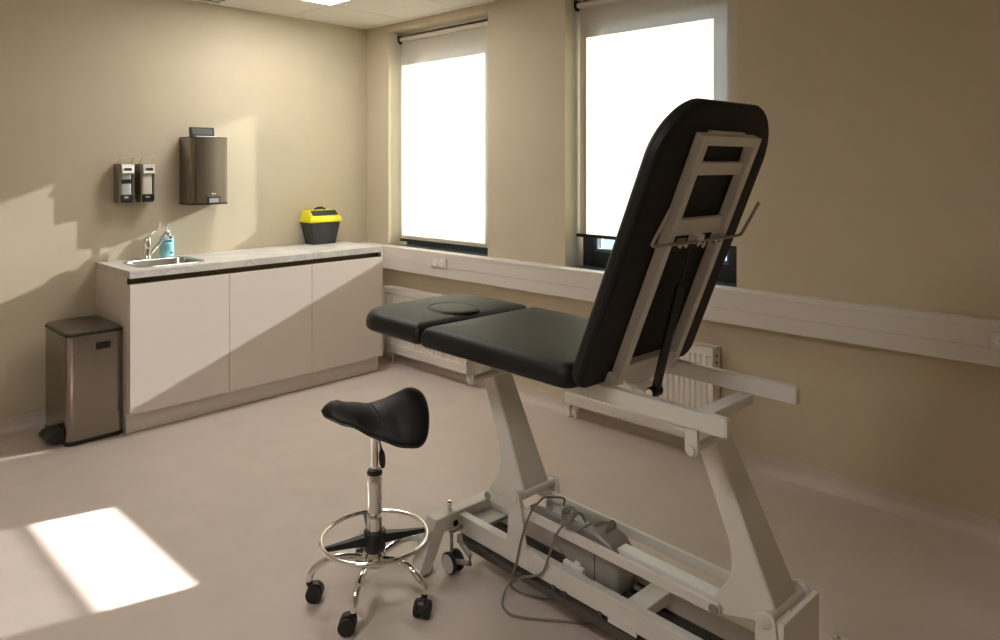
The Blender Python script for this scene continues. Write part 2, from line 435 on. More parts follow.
# soap bottle
b_ = soap = thing('soap_bottle', 'turquoise pump soap bottle beside the tap on the worktop', 'bottle', (.055, -1.664, CH), PI * .5)
def oval(rx, ry, z, n=24): return [Vector((rx * math.cos(2 * PI * k / n), ry * math.sin(2 * PI * k / n), z)) for k in range(n)]
bm = B(); loft(bm, [oval(.036, .022, .0005), oval(.041, .025, .004), oval(.041, .025, .115), oval(.038, .024, .128), oval(.028, .02, .14), oval(.015, .015, .147), oval(.013, .013, .15)]); obj('bottle_body', bm, M['cyan'], b_)
bm = B(); lathe(bm, [(.016, .149), (.016, .168), (.009, .172), (.005, .174), (.005, .20), (.009, .201), (.009, .209)], n=16); tube(bm, [(0, 0, .205), (.0, -.03, .203), (0, -.036, .198)], .0045, 8); obj('pump', bm, M['whiter'], b_)
bm = B()
for (x0, x1, z0, z1) in ((-.022, -.017, .098, .108), (-.015, -.008, .098, .107), (-.006, 0, .099, .108), (.002, .009, .098, .107), (.011, .018, .098, .108), (-.012, -.002, .076, .079), (0, .01, .076, .079), (.012, .024, .024, .033)):
    box(bm, (x0, -.0262, z0), (x1, -.0235, z1))
for k in range(4): box(bm, (-.018, -.0262, .066 - k * .007), (.012, -.0238, .0672 - k * .007))
obj('label_print', bm, M['print'], b_, smooth=False)

soap.scale = (1.12, 1.12, 1.04)
# yellow-lidded box on the worktop
y = thing('waste_box', 'charcoal waste box with a bright yellow lid at the window end of the worktop', 'waste box', (.086, -.500, CH))
bm = B()
def rr(hx, hy, z, r=.012, oy=0, ox=0): return [Vector((px + ox, py + oy, z)) for px, py in rrect(-hx, hx, -hy, hy, [r] * 4, 4)]
loft(bm, [rr(.055, .096, .0005), rr(.057, .098, .004), rr(.075, .128, .172), rr(.078, .131, .174), rr(.078, .131, .180)]); obj('box_body', bm, M['char'], y)
bm = B()
loft(bm, [rr(.082, .137, .172), rr(.084, .139, .176), rr(.082, .137, .192), rr(.076, .130, .215), rr(.052, .118, .258, ox=-.022), rr(.046, .112, .264, ox=-.026), rr(.040, .104, .262, ox=-.026)], cap=False)
loft(bm, [rr(.040, .104, .262, ox=-.026), rr(.038, .10, .245, ox=-.026)]); obj('lid', bm, M['yellow'], y)
bm = B(); box(bm, (-.060, -.106, .240), (.006, .106, .2612)); prism(bm, [(-.0, .235), (.0735, .224), (.0365, .2600), (.0, .2632)], 1, -.106, .106); obj('flap', bm, M['char'], y, bevel=.003)
y.scale = (1.03, 1.05, 1.0)
bm = B(); tube(bm, [(-.014, -.045, .262), (-.014, -.04, .274), (-.014, .04, .274), (-.014, .045, .262)], .006, 8); box(bm, (-.024, -.02, .270), (-.004, .02, .288)); obj('lid_handle', bm, M['blackp'], y)

# ------------------------------------------------------------------ wall dispensers
def soap_dispenser(y0, label, bottle, dark):
    d = thing('soap_dispenser', label, 'soap dispenser', (0.0005, y0, 1.325), group=None)
    wv = .090; dp = .10; hh = .25
    bm = B()
    box(bm, (0, 0, .012), (.008, wv, hh)); box(bm, (.008, 0, .0), (dp, .008, hh)); box(bm, (.008, wv - .008, .012), (dp - .01, wv, hh - .05))
    obj('housing', bm, M['olive'], d, bevel=.0015)
    bm = B(); prism(bm, [(.008, .0), (dp - .02, .0), (dp + .002, .018), (dp + .002, .05), (.008, .05)], 1, .0082, wv - .004); obj('drip_tray', bm, M['blackp'], d, bevel=.002)
    bm = B(); box(bm, (dp - .012, .03, .028), (dp + .0035, .055, .04)); obj('tray_button', bm, M['greybottle'], d, bevel=.002)
    bm = B(); box(bm, (.02, .012, hh - .066), (dp + .006, wv - .002, hh - .004)); prism(bm, [(.03, hh - .02), (dp + .006, hh - .02), (dp + .018, hh - .06), (dp + .006, hh - .068)], 1, .014, wv - .006); obj('pump_head', bm, M['whitepr'], d, bevel=.003)
    bm = B(); box(bm, (dp + .008, .034, hh - .045), (dp + .016, .070, hh - .028)); prism(bm, [(dp + .006, hh - .045), (dp + .0185, hh - .045), (dp + .0125, hh - .03)], 1, .025, .045); obj('spout_slot', bm, M['blackp'], d)
    bm = B(); tube(bm, [(.03, .012, hh - .02), (.06, .012, hh + .02), (dp + .005, .012, hh + .042), (dp + .005, wv - .004, hh + .042), (.06, wv - .004, hh + .02), (.03, wv - .004, hh - .02)], .0032, 8); obj('lever_arm', bm, M['chrome'], d)
    bm = B(); loft(bm, [[Vector((x, yv, z)) for x, yv in rrect(.014, dp - .004, .010, wv - .014, [.012] * 4, 4)] for z in (.052, .155, .182)]); bo = obj('soap_pack', bm, bottle, d)
    if dark:
        bm = B(); box(bm, (dp - .0045, .014, .122), (dp - .0030, wv - .018, .150)); obj('pack_band', bm, M['blackp'], bo)
    return d
soap_dispenser(-1.976, 'steel soap dispenser farther from the towel box, with a grey dark-banded pack', M['greybottle'], True)
soap_dispenser(-1.846, 'steel soap dispenser nearer the towel box, with a plain pale pack inside', M['palebottle'], False)
tw = thing('towel_dispenser', 'large bronze-steel paper towel dispenser on the wall above the worktop', 'towel dispenser', (0.0005, -1.558, 1.297))
tw_w, tw_h = .260, .460
def tprof(z0, z1, off=0.0):
    base = [(0, 0), (.155, 0)] + [(.155 + .040 * math.sin(a), .034 - .034 * math.cos(a)) for a in [PI / 2 * k / 8 for k in range(1, 9)]]
    base = base + [(.198, tw_w / 2)] + [(x, tw_w - v) for x, v in reversed(base)]
    return base
bm = B(); prism(bm, tprof(0, 0), 2, .012, tw_h - .006); obj('housing', bm, M['steel'], tw, angle=50)
bm = B(); prism(bm, [(x * 1.012, (v - tw_w / 2) * 1.012 + tw_w / 2) for x, v in tprof(0, 0)], 2, 0, .012); obj('bottom_edging', bm, M['blackp'], tw)
bm = B(); prism(bm, [(x * 1.004, (v - tw_w / 2) * 1.006 + tw_w / 2) for x, v in tprof(0, 0)], 2, tw_h - .006, tw_h); obj('top_edging', bm, M['blackp'], tw)
bm = B(); box(bm, (.1, tw_w * .5 - .005 - .02, .0), (.2015, tw_w * .5 + .065, .058)); obj('towel_slot', bm, M['blackp'], tw, bevel=.006)
bm = B(); box(bm, (.15, tw_w * .5 - .015, .012), (.2035, tw_w * .5 + .054, .045)); obj('paper_towel', bm, M['greybottle'], tw, bevel=.004)
bm = B(); box(bm, (.1975, tw_w * .5 + .008, .070), (.1986, tw_w * .5 + .016, .080)); box(bm, (.1975, tw_w * .5 + .019, .070), (.1986, tw_w * .5 + .024, .077)); box(bm, (.1975, tw_w * .5 + .027, .070), (.1986, tw_w * .5 + .034, .078)); obj('logo_mark', bm, M['whitepr'], tw, smooth=False)
bm = B(); cylv(bm, (.06, tw_w, .25), (.06, tw_w + .006, .25), .008, 12); obj('lock', bm, M['blackp'], tw)
ds = thing('small_display', 'small black tilted display standing on top of the towel dispenser', 'display', (.115, -1.452, 1.7577))
mx = Matrix.Rotation(math.radians(-10), 4, 'Y')
bm = B(); box(bm, (-.012, -.083, .002), (.012, .083, .066), mx); obj('casing', bm, M['blackp'], ds, bevel=.003)
bm = B(); box(bm, (.0122, -.070, .016), (.0132, .070, .058), mx); obj('screen', bm, M['screen'], ds, smooth=False)
bm = B(); box(bm, (-.03, -.06, .0), (.045, .083, .006)); obj('foot', bm, M['whiter'], ds, bevel=.002)

# ------------------------------------------------------------------ pedal bin
p = thing('pedal_bin', 'tall brushed steel pedal bin with dark lid beside the cabinets', 'pedal bin', (.286, -2.234, 0))
hx, hy = .219, .147
def br(hx, hy, z, r=.034): return [Vector((px, py, z)) for px, py in rrect(-hx, hx, -hy, hy, [r] * 4, 8)]
bm = B(); loft(bm, [br(hx, hy, .022), br(hx, hy, .606)]); obj('bin_body', bm, M['steel'], p, angle=50)
bm = B(); loft(bm, [br(hx + .001, hy + .001, .0), br(hx + .003, hy + .003, .004), br(hx + .003, hy + .003, .022), br(hx, hy, .024)]); box(bm, (-hx - .002, hy - .001, .0), (-.02 + hx * .0, hy + .004, .60)); obj('base_rim', bm, M['blackp'], p)
bm = B(); loft(bm, [br(hx + .0015, hy + .0015, .604), br(hx + .004, hy + .004, .607), br(hx + .004, hy + .004, .616), br(hx, hy, .619)]); obj('lid_rim', bm, M['blackp'], p)
bm = B(); loft(bm, [br(hx - .002, hy - .002, .618), br(hx - .002, hy - .002, .626, .034), br(hx - .012, hy - .012, .633, .03), br(hx - .06, hy - .06, .636, .02)]); obj('lid', bm, mat('dark_steel_lid', (.20, .175, .15), .38, metal=.9), p)
bm = B(); box(bm, (hx - .004, .0, .515), (hx + .0035, .078, .556)); obj('handle_recess', bm, M['blackp'], p, bevel=.008)
bm = B(); box(bm, (hx + .0032, .03, .528), (hx + .0042, .045, .536)); obj('handle_mark', bm, M['char'], p)
# pedal sticks out on the -y side at the front
bm = B(); loft(bm, [[Vector((x0, y_, z)) for x0, z in ((.035, z0), (.165, z0), (.172, (z0 + z1) / 2), (.160, z1), (.04, z1), (.03, (z0 + z1) / 2))] for y_, z0, z1 in ((-hy + .004, .012, .085), (-hy - .035, .02, .088), (-hy - .075, .032, .078), (-hy - .09, .042, .062))])
obj('pedal', bm, M['blackp'], p, bevel=.006)

# ------------------------------------------------------------------ saddle stool
SC = (2.835, -2.013); CAMTH = math.radians(43.62)
st = thing('saddle_stool', 'black saddle-seat stool with chrome foot ring and five castors', 'stool', (SC[0], SC[1], 0))
ROUT = [(-.197, 0), (-.190, .035), (-.165, .065), (-.11, .095), (-.03, .13), (.05, .168), (.11, .186), (.150, .176), (.174, .13), (.183, .07), (.185, 0)]
def interp(tab, x):
    if x <= tab[0][0]: return tab[0][1]
    for (a, fa), (b, fb) in zip(tab, tab[1:]):
        if x <= b:
            t_ = (x - a) / (b - a); t_ = t_ * t_ * (3 - 2 * t_); return fa + (fb - fa) * t_
    return tab[-1][1]
ridge = [(-.2, .714), (-.155, .724), (-.09, .703), (-.01, .688), (.05, .700), (.10, .720), (.145, .736), (.186, .732)]
edge = [(-.2, .704), (-.11, .678), (-.03, .640), (.05, .612), (.11, .606), (.16, .615), (.186, .640)]
def hseat(x, yv):
    wl = interp([(a, b) for a, b in ROUT if True], x) if x < .11 else .186
    wl = max(wl, .03); q = min(1, abs(yv) / wl)
    return interp(ridge, x) + (interp(edge, x) - interp(ridge, x)) * q ** 1.9
outl = smooth_path([(a, b, 0) for a, b in ROUT] + [(a, -b, 0) for a, b in reversed(ROUT[1:-1])], 5, closed=True)
rings = []
rs = [.02, .2, .4, .58, .72, .84, .92, .97, 1.0]
for rr_ in rs: rings.append([Vector((q.x * rr_, q.y * rr_, hseat(q.x * rr_, q.y * rr_) - .024 * (1 - math.sqrt(max(0, 1 - rr_ ** 4))))) for q in outl])
for rr_ in [.985, .95, .86, .7, .5, .3, .02]:
    rings.append([Vector((q.x * rr_, q.y * rr_, hseat(q.x * rr_, q.y * rr_) - .026 - .014 * math.sqrt(max(0, 1 - rr_ ** 4)))) for q in outl])
bm = B(); loft(bm, rings); so = obj('seat', bm, M['vinyl'], st, angle=80); so.rotation_euler = (0, 0, CAMTH + math.radians(22)); so.scale = (.96, .97, 1)
bm = B(); tube(bm, [(-.012 + .02 * abs(yv) / .13, yv, hseat(-.012, yv) - .024 * (1 - math.sqrt(max(0, 1 - (abs(yv) / .138) ** 4))) + .0005) for yv in [-.125 + .25 * k / 24 for k in range(25)]], .0018, 6); o = obj('seam', bm, M['blackp'], so)
bm = B(); tube(bm, smooth_path([(q.x * 1.0, q.y * 1.0, hseat(q.x, q.y) - .026) for q in outl[::3]], 3, closed=True), .004, 6, closed=True); obj('piping', bm, M['blackp'], so)
bm = B(); box(bm, (-.045, -.035, .618), (.05, .035, .626)); lathe(bm, [(.022, .585), (.026, .618)], n=16); pl = obj('mounting_plate', bm, M['blackm'], st, bevel=.002); pl.rotation_euler = (0, 0, CAMTH)
bm = B(); lathe(bm, [(.0125, .40), (.0125, .62)], n=16); obj('gas_piston', bm, M['chrome'], st)
bm = B(); lathe(bm, [(.0275, .30), (.0275, .432), (.026, .436)], n=28); lathe(bm, [(.0255, .285), (.0255, .30)], n=28); lathe(bm, [(.0275, .19), (.0275, .285)], n=28); obj('column', bm, M['chrome'], st)
bm = B(); lathe(bm, [(.0282, .434), (.0285, .44), (.024, .450), (.013, .452)], n=24); obj('column_collar', bm, M['blackp'], st)
cr = Vector((math.cos(CAMTH), math.sin(CAMTH), 0))
bm = B(); tube(bm, smooth_path([cr * .012 + Vector((0, 0, .575)), cr * .022 + Vector((0, 0, .535)), cr * .026 + Vector((0, 0, .50)), cr * .03 + Vector((0, 0, .455))], 5), .006, 10, radii=[.003] * 6 + [.004, .006, .009, .0115, .0125, .013, .0125, .012, .010, .006]); obj('height_lever', bm, M['blackp'], st)
bm = B(); tube(bm, [(.192 * math.cos(a), .192 * math.sin(a), .205) for a in [2 * PI * k / 64 for k in range(64)]], .0085, 12, closed=True); obj('foot_ring', bm, M['chrome'], st)
bm = B(); lathe(bm, [(.036, .155), (.040, .162), (.040, .225), (.034, .23)], n=24); hub = obj('ring_hub', bm, M['blackp'], st)
for a in (-110, 62, 155):
    a = math.radians(a); R = Matrix.Rotation(a, 4, 'Z')
    bm = B(); loft(bm, [[R @ Vector((x, s_ * w_, .198 + t_ * h_)) for s_, t_ in ((-1, -1), (1, -1), (1, 1), (-1, 1))] for x, w_, h_ in ((.03, .016, .018), (.10, .012, .012), (.186, .006, .008))]); obj('ring_spoke', bm, M['blackp'], st, bevel=.002)
bm = B(); lathe(bm, [(.034, .10), (.042, .106), (.044, .145), (.036, .155)], n=24); obj('base_hub', bm, M['chrome'], st)
bm = B(); tube(bm, [(-.058, .0, .165), (-.03, .0, .165)], .008, 10); cylv(bm, (-.07, 0, .165), (-.058, 0, .165), .013, 12); k_ = obj('clamp_knob', bm, M['chrome'], st); k_.rotation_euler = (0, 0, math.radians(30))
def castor_obj(parent, x, yv, rz, r=.029, name='castor', z0=0.0, stem=.085):
    mx_ = Matrix.Translation((x, yv, z0)) @ Matrix.Rotation(rz, 4, 'Z')
    bm = B()
    # hooded twin-wheel castor
    prof = [(.004 + r * math.cos(a), r + (r + .006) * math.sin(a)) for a in [PI * k / 12 - .25 for k in range(15)]]
    prism(bm, prof, 1, -.0125, .0125, mx_); lathe(bm, [(.011, 2 * r - .004), (.011, 2 * r + .012)], (-.016, 0, 0), 12, mx_)
    c_ = obj(name, bm, M['blackp'], parent, bevel=.002)
    for s_ in (-1, 1):
        bm = B(); cylv(bm, mx_ @ Vector((.004, s_ * .0135, r)), mx_ @ Vector((.004, s_ * .026, r)), r, 20)
        cylv(bm, mx_ @ Vector((.004, s_ * .026, r)), mx_ @ Vector((.004, s_ * .028, r)), r * .6, 16); obj('wheel', bm, M['rubber'], c_, bevel=.003)
    return c_
for k, sw in zip(range(5), (-60, -35, 40, 45, 225)):
    a = math.radians(16 + 72 * k + {0: -5, 1: 0, 2: 0, 3: 4, 4: 2}[k])
    R = Matrix.Rotation(a, 4, 'Z')
    path = smooth_path([R @ Vector(q) for q in ((.03, 0, .128), (.09, 0, .142), (.15, 0, .142), (.20, 0, .122), (.228, 0, .092), (.232, 0, .070))], 5)
    bm = B(); tube(bm, path, .0125, 12); obj('base_leg', bm, M['chrome'], st)
    e = R @ Vector((.232, 0, 0)); rz = math.radians(sw)
    castor_obj(st, e.x + .016 * math.cos(rz), e.y + .016 * math.sin(rz), rz)

# ------------------------------------------------------------------ examination table
PHI = -.0542
T = thing('examination_table', 'black upholstered examination table on a white lifting frame, backrest raised', 'examination table', (2.9205, -1.561, 0), PHI)
def tp(name, bm, m, parent=T, **k): return obj(name, bm, m, parent, **k)
# -- base
for s_ in (-1, 1):
    bm = B(); a, b = sorted((s_ * .105, s_ * .068)); box(bm, (-.01, a, .12), (1.34, b, .190)); 
    rl = tp('base_rail', bm, M['white'], bevel=.004)
    for u, l_, m_ in ((.50, .014, 'dgrey'), (.55, .014, 'dgrey'), (.70, .016, 'dgrey'), (.74, .11, 'white')):
        bm = B(); box(bm, (u, min(s_ * .100, s_ * .108), .110), (u + l_, max(s_ * .100, s_ * .108), .126)); obj('rail_clip', bm, M[m_], rl)
    bm = B(); a, b = sorted((s_ * .112, s_ * .072)); box(bm, (-.005, a, .078), (1.34, b, .106)); tp('foot_control_bar', bm, M['dgrey'], bevel=.003)
gull = [(-.218, .203), (.218, .203), (.304, .012), (.244, .012), (.176, .142), (-.176, .142), (-.244, .012), (-.304, .012)]
for u0 in (-.060, 1.318):
    bm = B(); prism(bm, gull, 0, u0, u0 + .060); e_ = tp('end_foot', bm, M['white'], bevel=.006); kv = .126 if u0 < 0 else .155
    for s_ in (-1, 1):
        bm = B(); cylv(bm, (u0 + .028, s_ * .278, 0), (u0 + .028, s_ * .278, .014), .018, 16); obj('rubber_foot', bm, M['rubber'], e_)
        bm = B(); cylv(bm, (u0 + .028, s_ * kv, .2), (u0 + .028, s_ * kv, .222), .011, 6); lathe(bm, [(.007, .222), (.0115, .226), (.0115, .234), (.006, .240)], (u0 + .028, s_ * kv, 0), 12); obj('bolt', bm, M['chrome'], e_)
        uu = u0 + .0605 if u0 < 0 else u0 - .0005
        bm = B(); cylv(bm, (uu - .0012, s_ * .122, .160), (uu + .0022, s_ * .122, .160), .012, 14); obj('bore', bm, M['blackm'], e_)
for u0, w_ in ((.785, .075), (.001, .10)):
    bm = B(); box(bm, (u0, -.067, .150), (u0 + w_, .067, .186 if u0 > .1 else .166)); tp('cross_plate', bm, M['white'] if u0 > .1 else M['grey'], bevel=.004)
bm = B(); box(bm, (.70, -.066, .145), (.772, -.004, .165)); box(bm, (.70, .02, .145), (.772, .066, .165)); tp('control_box', bm, M['blackp'], bevel=.004)
# castors on swing arms
for u0, d_ in ((.03, 1), (1.30, -1)):
    for s_ in (-1, 1):
        v0 = s_ * .165
        bm = B()
        tube(bm, [(u0 - .002 * d_, v0, .145), (u0 - .002 * d_, v0, .075)], .007, 10)
        tube(bm, [(u0 + .02 * d_, v0 + .02 * s_ * -1, .145), (u0 + .03 * d_, v0 - .02 * s_, .115), (u0 + .095 * d_, v0 - .01 * s_, .095), (u0 + .10 * d_, v0 - .005 * s_, .068), (u0 + .02 * d_, v0 - .0 * s_, .048)], .010, 10)
        tube(bm, [(u0 - .01 * d_, v0, .148), (u0 - .01 * d_, s_ * .10, .148)], .008, 10)
        arm = tp('castor_arm', bm, M['grey'])
        for q in (-.019, .019):
            bm = B(); cylv(bm, (u0 + .006 * d_, v0 + q - .008, .041), (u0 + .006 * d_, v0 + q + .008, .041), .040, 28); w = obj('castor_wheel', bm, M['rubber'], arm, bevel=.004)
            bm = B(); q2 = math.copysign(1, q); cylv(bm, (u0 + .006 * d_, v0 + q + q2 * .0075, .041), (u0 + .006 * d_, v0 + q + q2 * .010, .041), .034, 28); obj('wheel_cap', bm, M['white'], w)
# -- lower pivots
uL, zL, uR, zR = .313, .360, 1.264, .353
def round_plate(bm, uc, zc, r, ub0, ub1, zb, v0, v1):
    pts = [(ub0, zb)] + [(uc + r * math.cos(a), zc + r * math.sin(a)) for a in [PI - .15 - (PI - .3) * k / 10 for k in range(11)]] + [(ub1, zb)]
    prism(bm, pts, 1, v0, v1)
for s_ in (-1, 1):
    a, b = sorted((s_ * .107, s_ * .097))
    bm = B(); round_plate(bm, uL, zL, .024, .268, .385, .13, a, b); pb_ = tp('pivot_bracket', bm, M['white'], bevel=.002)
    bm = B(); a2, b2 = sorted((s_ * .107, s_ * .113)); cylv(bm, (uL, a2, zL), (uL, b2, zL), .017, 18); obj('pivot_cap', bm, M['white'], pb_, bevel=.002)
    bm = B(); round_plate(bm, uR, zR, .028, 1.236, 1.315, .13, a, b); pb_ = tp('pivot_bracket', bm, M['white'], bevel=.002)
    bm = B(); cylv(bm, (uR, a2, zR), (uR, b2, zR), .017, 18); obj('pivot_cap', bm, M['white'], pb_, bevel=.002)
bm = B(); box(bm, (1.3, -.108, .10), (1.316, .108, .366)); tp('end_plate', bm, M['white'], bevel=.002)
for uc, zc in ((uL, zL), (uR, zR)):
    bm = B(); cylv(bm, (uc, -.108, zc), (uc, .108, zc), .0165, 18); tp('pivot_axle', bm, M['white'])
# -- two lifting legs (parallelogram)
dL = Vector((-.155, .415))
def lift_leg(uc, zc):
    # narrow web toward the near side, wide face toward +u
    prof = [(-.170, -.062), (-.150, -.072), (-.02, -.034), (.004, -.02), (.008, .02), (-.183, .418), (-.190, .432), (-.242, .432), (-.256, .418), (-.134, .15), (-.124, .10), (-.126, .05), (-.178, -.03), (-.182, -.048)]
    P2 = [(uc + a, zc + b) for a, b in prof]
    def hw(z):
        t_ = min(1, max(0, (z - zc) / .43)); return .069 - .022 * t_
    bm = B()
    A = [bm.verts.new((a, -hw(b), b)) for a, b in P2]; C_ = [bm.verts.new((a, hw(b), b)) for a, b in P2]
    bm.faces.new(A); bm.faces.new(list(reversed(C_))); n = len(P2)
    for i in range(n): bm.faces.new([A[i], C_[i], C_[(i + 1) % n], A[(i + 1) % n]])
    return tp('lifting_leg', bm, M['white'], bevel=.010)
lift_leg(uL, zL); lift_leg(uR, zR)
# -- link rods
for s_ in (-1, 1):
    a, b = sorted((s_ * .092, s_ * .078))
    bm = B(); pts = [(uL - .172, zL - .067), (uL - .172, zL - .033), (uR - .160 + .012, zR - .030), (uR - .160 + .014, zR - .062)]
    prism(bm, pts, 1, a, b); rd = tp('link_rod', bm, M['white'], bevel=.003)
    for uc, zc in ((uL - .158, zL - .05), (uR - .16, zR - .046)):
        a2, b2 = sorted((s_ * .091, s_ * .097)); bm = B(); cylv(bm, (uc, a2, zc), (uc, b2, zc), .0155, 20); bo = obj('link_bolt', bm, M['grey'], rd, bevel=.003)
# -- motor and actuator
bm = B(); prism(bm, [(.44, .235), (.47, .305), (.53, .345), (.64, .335), (.70, .315), (.728, .285), (.735, .24), (.735, .125), (.64, .125), (.52, .19)], 1, -.052, .052); mo = tp('drive_motor', bm, M['grey'], bevel=.014)
bm = B(); box(bm, (.639, -.0528, .128), (.642, .0528, .27)); obj('motor_joint', bm, M['blackm'], mo)
bm = B(); cylv(bm, (.46, .012, .318), (.66, .012, .333), .030, 20); obj('motor_cylinder', bm, M['grey'], mo)
bm = B(); prism(bm, [(.71, .262), (.71, .303), (1.10, .300), (1.10, .262)], 1, -.026, .026); tp('actuator_rod', bm, M['whiter'], bevel=.006)
bm = B(); box(bm, (.30, -.012, .275), (.50, .012, .30)); cylv(bm, (.40, -.03, .262), (.40, .03, .262), .012, 12); tp('actuator_yoke', bm, M['grey'], bevel=.003)
bm = B(); box(bm, (.51, -.066, .170), (.60, -.02, .20)); box(bm, (.56, -.066, .2), (.585, -.035, .215)); tp('terminal_block', bm, M['whiter'], bevel=.004)
# -- upper frame
ZT = .896; ZB = .845
for s_ in (-1, 1):
    a, b = sorted((s_ * .196, s_ * .168))
    bm = B(); ue = 1.198 if s_ < 0 else 1.219
    zo = .008 if s_ > 0 else -.004
    box(bm, (-.18, a, ZB + zo), (ue, b, ZT + zo)); fb = tp('frame_beam', bm, M['white'], bevel=.003)
    bm = B(); box(bm, (ue - .0005, a + .0015, ZB + .0015 + zo), (ue + .0045, b - .0015, ZT - .0015 + zo)); obj('beam_end_cap', bm, M['whiter'], fb, bevel=.002)
    for uc, zc, v3 in ((uL - .150, zL + .412, .19), (uR - .172, zR + .428, .19)):
        if s_ > 0: v3 = .055
        if s_ > 0: continue
        bm = B(); pts = [(uc - .020, ZB + .01), (uc + .020, ZB + .01)] + [(uc + .020 * math.cos(q), zc + .020 * math.sin(q)) for q in [0 - PI * k / 10 for k in range(11)]]
        a3, b3 = sorted((s_ * v3, s_ * (v3 - .012))); prism(bm, pts, 1, a3, b3); lg = obj('pivot_lug', bm, M['white'], fb, bevel=.002)
        bm = B(); a4, b4 = sorted((s_ * v3, s_ * (v3 + .006))); cylv(bm, (uc, a4, zc), (uc, b4, zc), .014, 16); obj('lug_bolt', bm, M['white'], lg, bevel=.002)
for uc, zc in ((uL - .150, zL + .412), (uR - .172, zR + .428)):
    bm = B(); cylv(bm, (uc, -.192, zc), (uc, .045 if uc < .5 else -.03, zc), .0125, 16); tp('upper_pivot_tube', bm, M['white'])
bm = B(); box(bm, (1.028, -.180, .818), (1.080, .190, .8475)); tp('cross_beam', bm, M['white'], bevel=.003)
for u_ in (-.16, uL - .17, .62):
    bm = B(); box(bm, (u_, -.168, .85), (u_ + .035, .168, .888)); tp('cross_beam', bm, M['white'], bevel=.003)
# -- cushions
bm = B(); slab(bm, .008, .752, -.312, .312, .887, .962, [.03, .05, .05, .03], .046, .020, crown=.005); tp('seat_cushion', bm, M['vinyl'], angle=70)
bm = B(); slab(bm, -.448, .0, -.312, .312, .887, .962, [.15, .03, .03, .15], .046, .020, crown=.005, n=14, bow=-.03); lc = tp('head_section_cushion', bm, M['vinyl'], angle=70)
# oval plug over the face opening
bm = B(); cu, cv = -.150, -.01
def ell(a, b, z): return [Vector((cu + a * math.cos(2 * PI * k / 40), cv + b * math.sin(2 * PI * k / 40), z)) for k in range(40)]
loft(bm, [ell(.114, .092, .950), ell(.116, .094, .964), ell(.114, .092, .9675), ell(.104, .083, .970), ell(.08, .062, .971), ell(.03, .02, .971)]); obj('face_hole_plug', bm, M['vinyl'], lc, angle=70)
bm = B(); tube(bm, ell(.119, .097, .9655), .0035, 6, closed=True); obj('opening_seam', bm, M['blackm'], lc)
# -- backrest: local frame s along the back, n outwards to the rear
BA = Vector((.784, 0, .906)); sd = Vector((.375, 0, .927)).normalized(); nd = Vector((.927, 0, -.375)).normalized()
MB_ = Matrix(((sd.x, 0, nd.x, BA.x), (0, 1, 0, 0), (sd.z, 0, nd.z, BA.z), (0, 0, 0, 1)))
def bq(s, v, n): return MB_ @ Vector((s, v, n))
BWD = .306
bm = B(); slab(bm, -.016, .870, -BWD, BWD, -.054, .002, [.05, .15, .15, .05], .014, .030, mx=MB_, n=14, bow=.040); bc = tp('back_cushion', bm, M['vinyl'], angle=70)
bm = B(); tube(bm, [bq(s, v, -.0015) for s, v in bowed(rrect(.0, .854, -BWD + .016, BWD - .016, [.036, .134, .134, .036], 14), -.016, .87, BWD, .040)], .0028, 6, closed=True); obj('piping', bm, M['blackp'], bc)
bm = B(); tube(bm, [bq(s, v, -.016) for s, v in bowed(rrect(-.0157, .8697, -BWD + .0003, BWD - .0003, [.05, .15, .15, .05], 14), -.016, .87, BWD, .040)], .0022, 6, closed=True); obj('edge_seam', bm, M['blackp'], bc)
fr = tp('back_frame', B(), M['white']); 
bm = B()
for s_ in (-1, 1):
    a, b = sorted((s_ * .162, s_ * .132)); box(bm, (-.005, a, .0025), (.812, b, .037), MB_)
bm.to_mesh(fr.data); bm.free()
bv = fr.modifiers.new('bevel', 'BEVEL'); bv.width = .003; bv.segments = 2; bv.limit_method = 'ANGLE'; bv.harden_normals = True
for s0, s1, n0, n1 in ((.782, .812, .003, .036), (.686, .726, .006, .022), (.492, .545, .006, .022), (.030, .058, .003, .030)):
    bm = B(); box(bm, (s0, -.132, n0), (s1, .132, n1), MB_); obj('frame_crossbar', bm, M['white'], fr, bevel=.002)
bm = B(); box(bm, (.79, -.10, .0), (.818, .10, .012), MB_); obj('top_stop', bm, M['white'], fr, bevel=.002)
# curved deflector plate at the foot of the back frame
bm = B(); loft(bm, [[bq(.03, v, .004), bq(.03, v, .03), bq(.03 - .05 * (1 - (v / .132) ** 2) - .012, v, .03), bq(.03 - .05 * (1 - (v / .132) ** 2) - .012, v, .004)] for v in [-.132 + .264 * k / 14 for k in range(15)]]); obj('curved_plate', bm, M['white'], fr)
bm = B()
for s_ in (-1, 1):
    a, b = sorted((s_ * .178, s_ * .1635)); pts = [(.745, ZT - .02), (.80, ZT - .02), (.815, ZT + .02), (.80, ZT + .035), (.775, ZT + .035), (.755, ZT + .02)]
    prism(bm, pts, 1, a, b)
tp('back_hinge', bm, M['white'], bevel=.002)
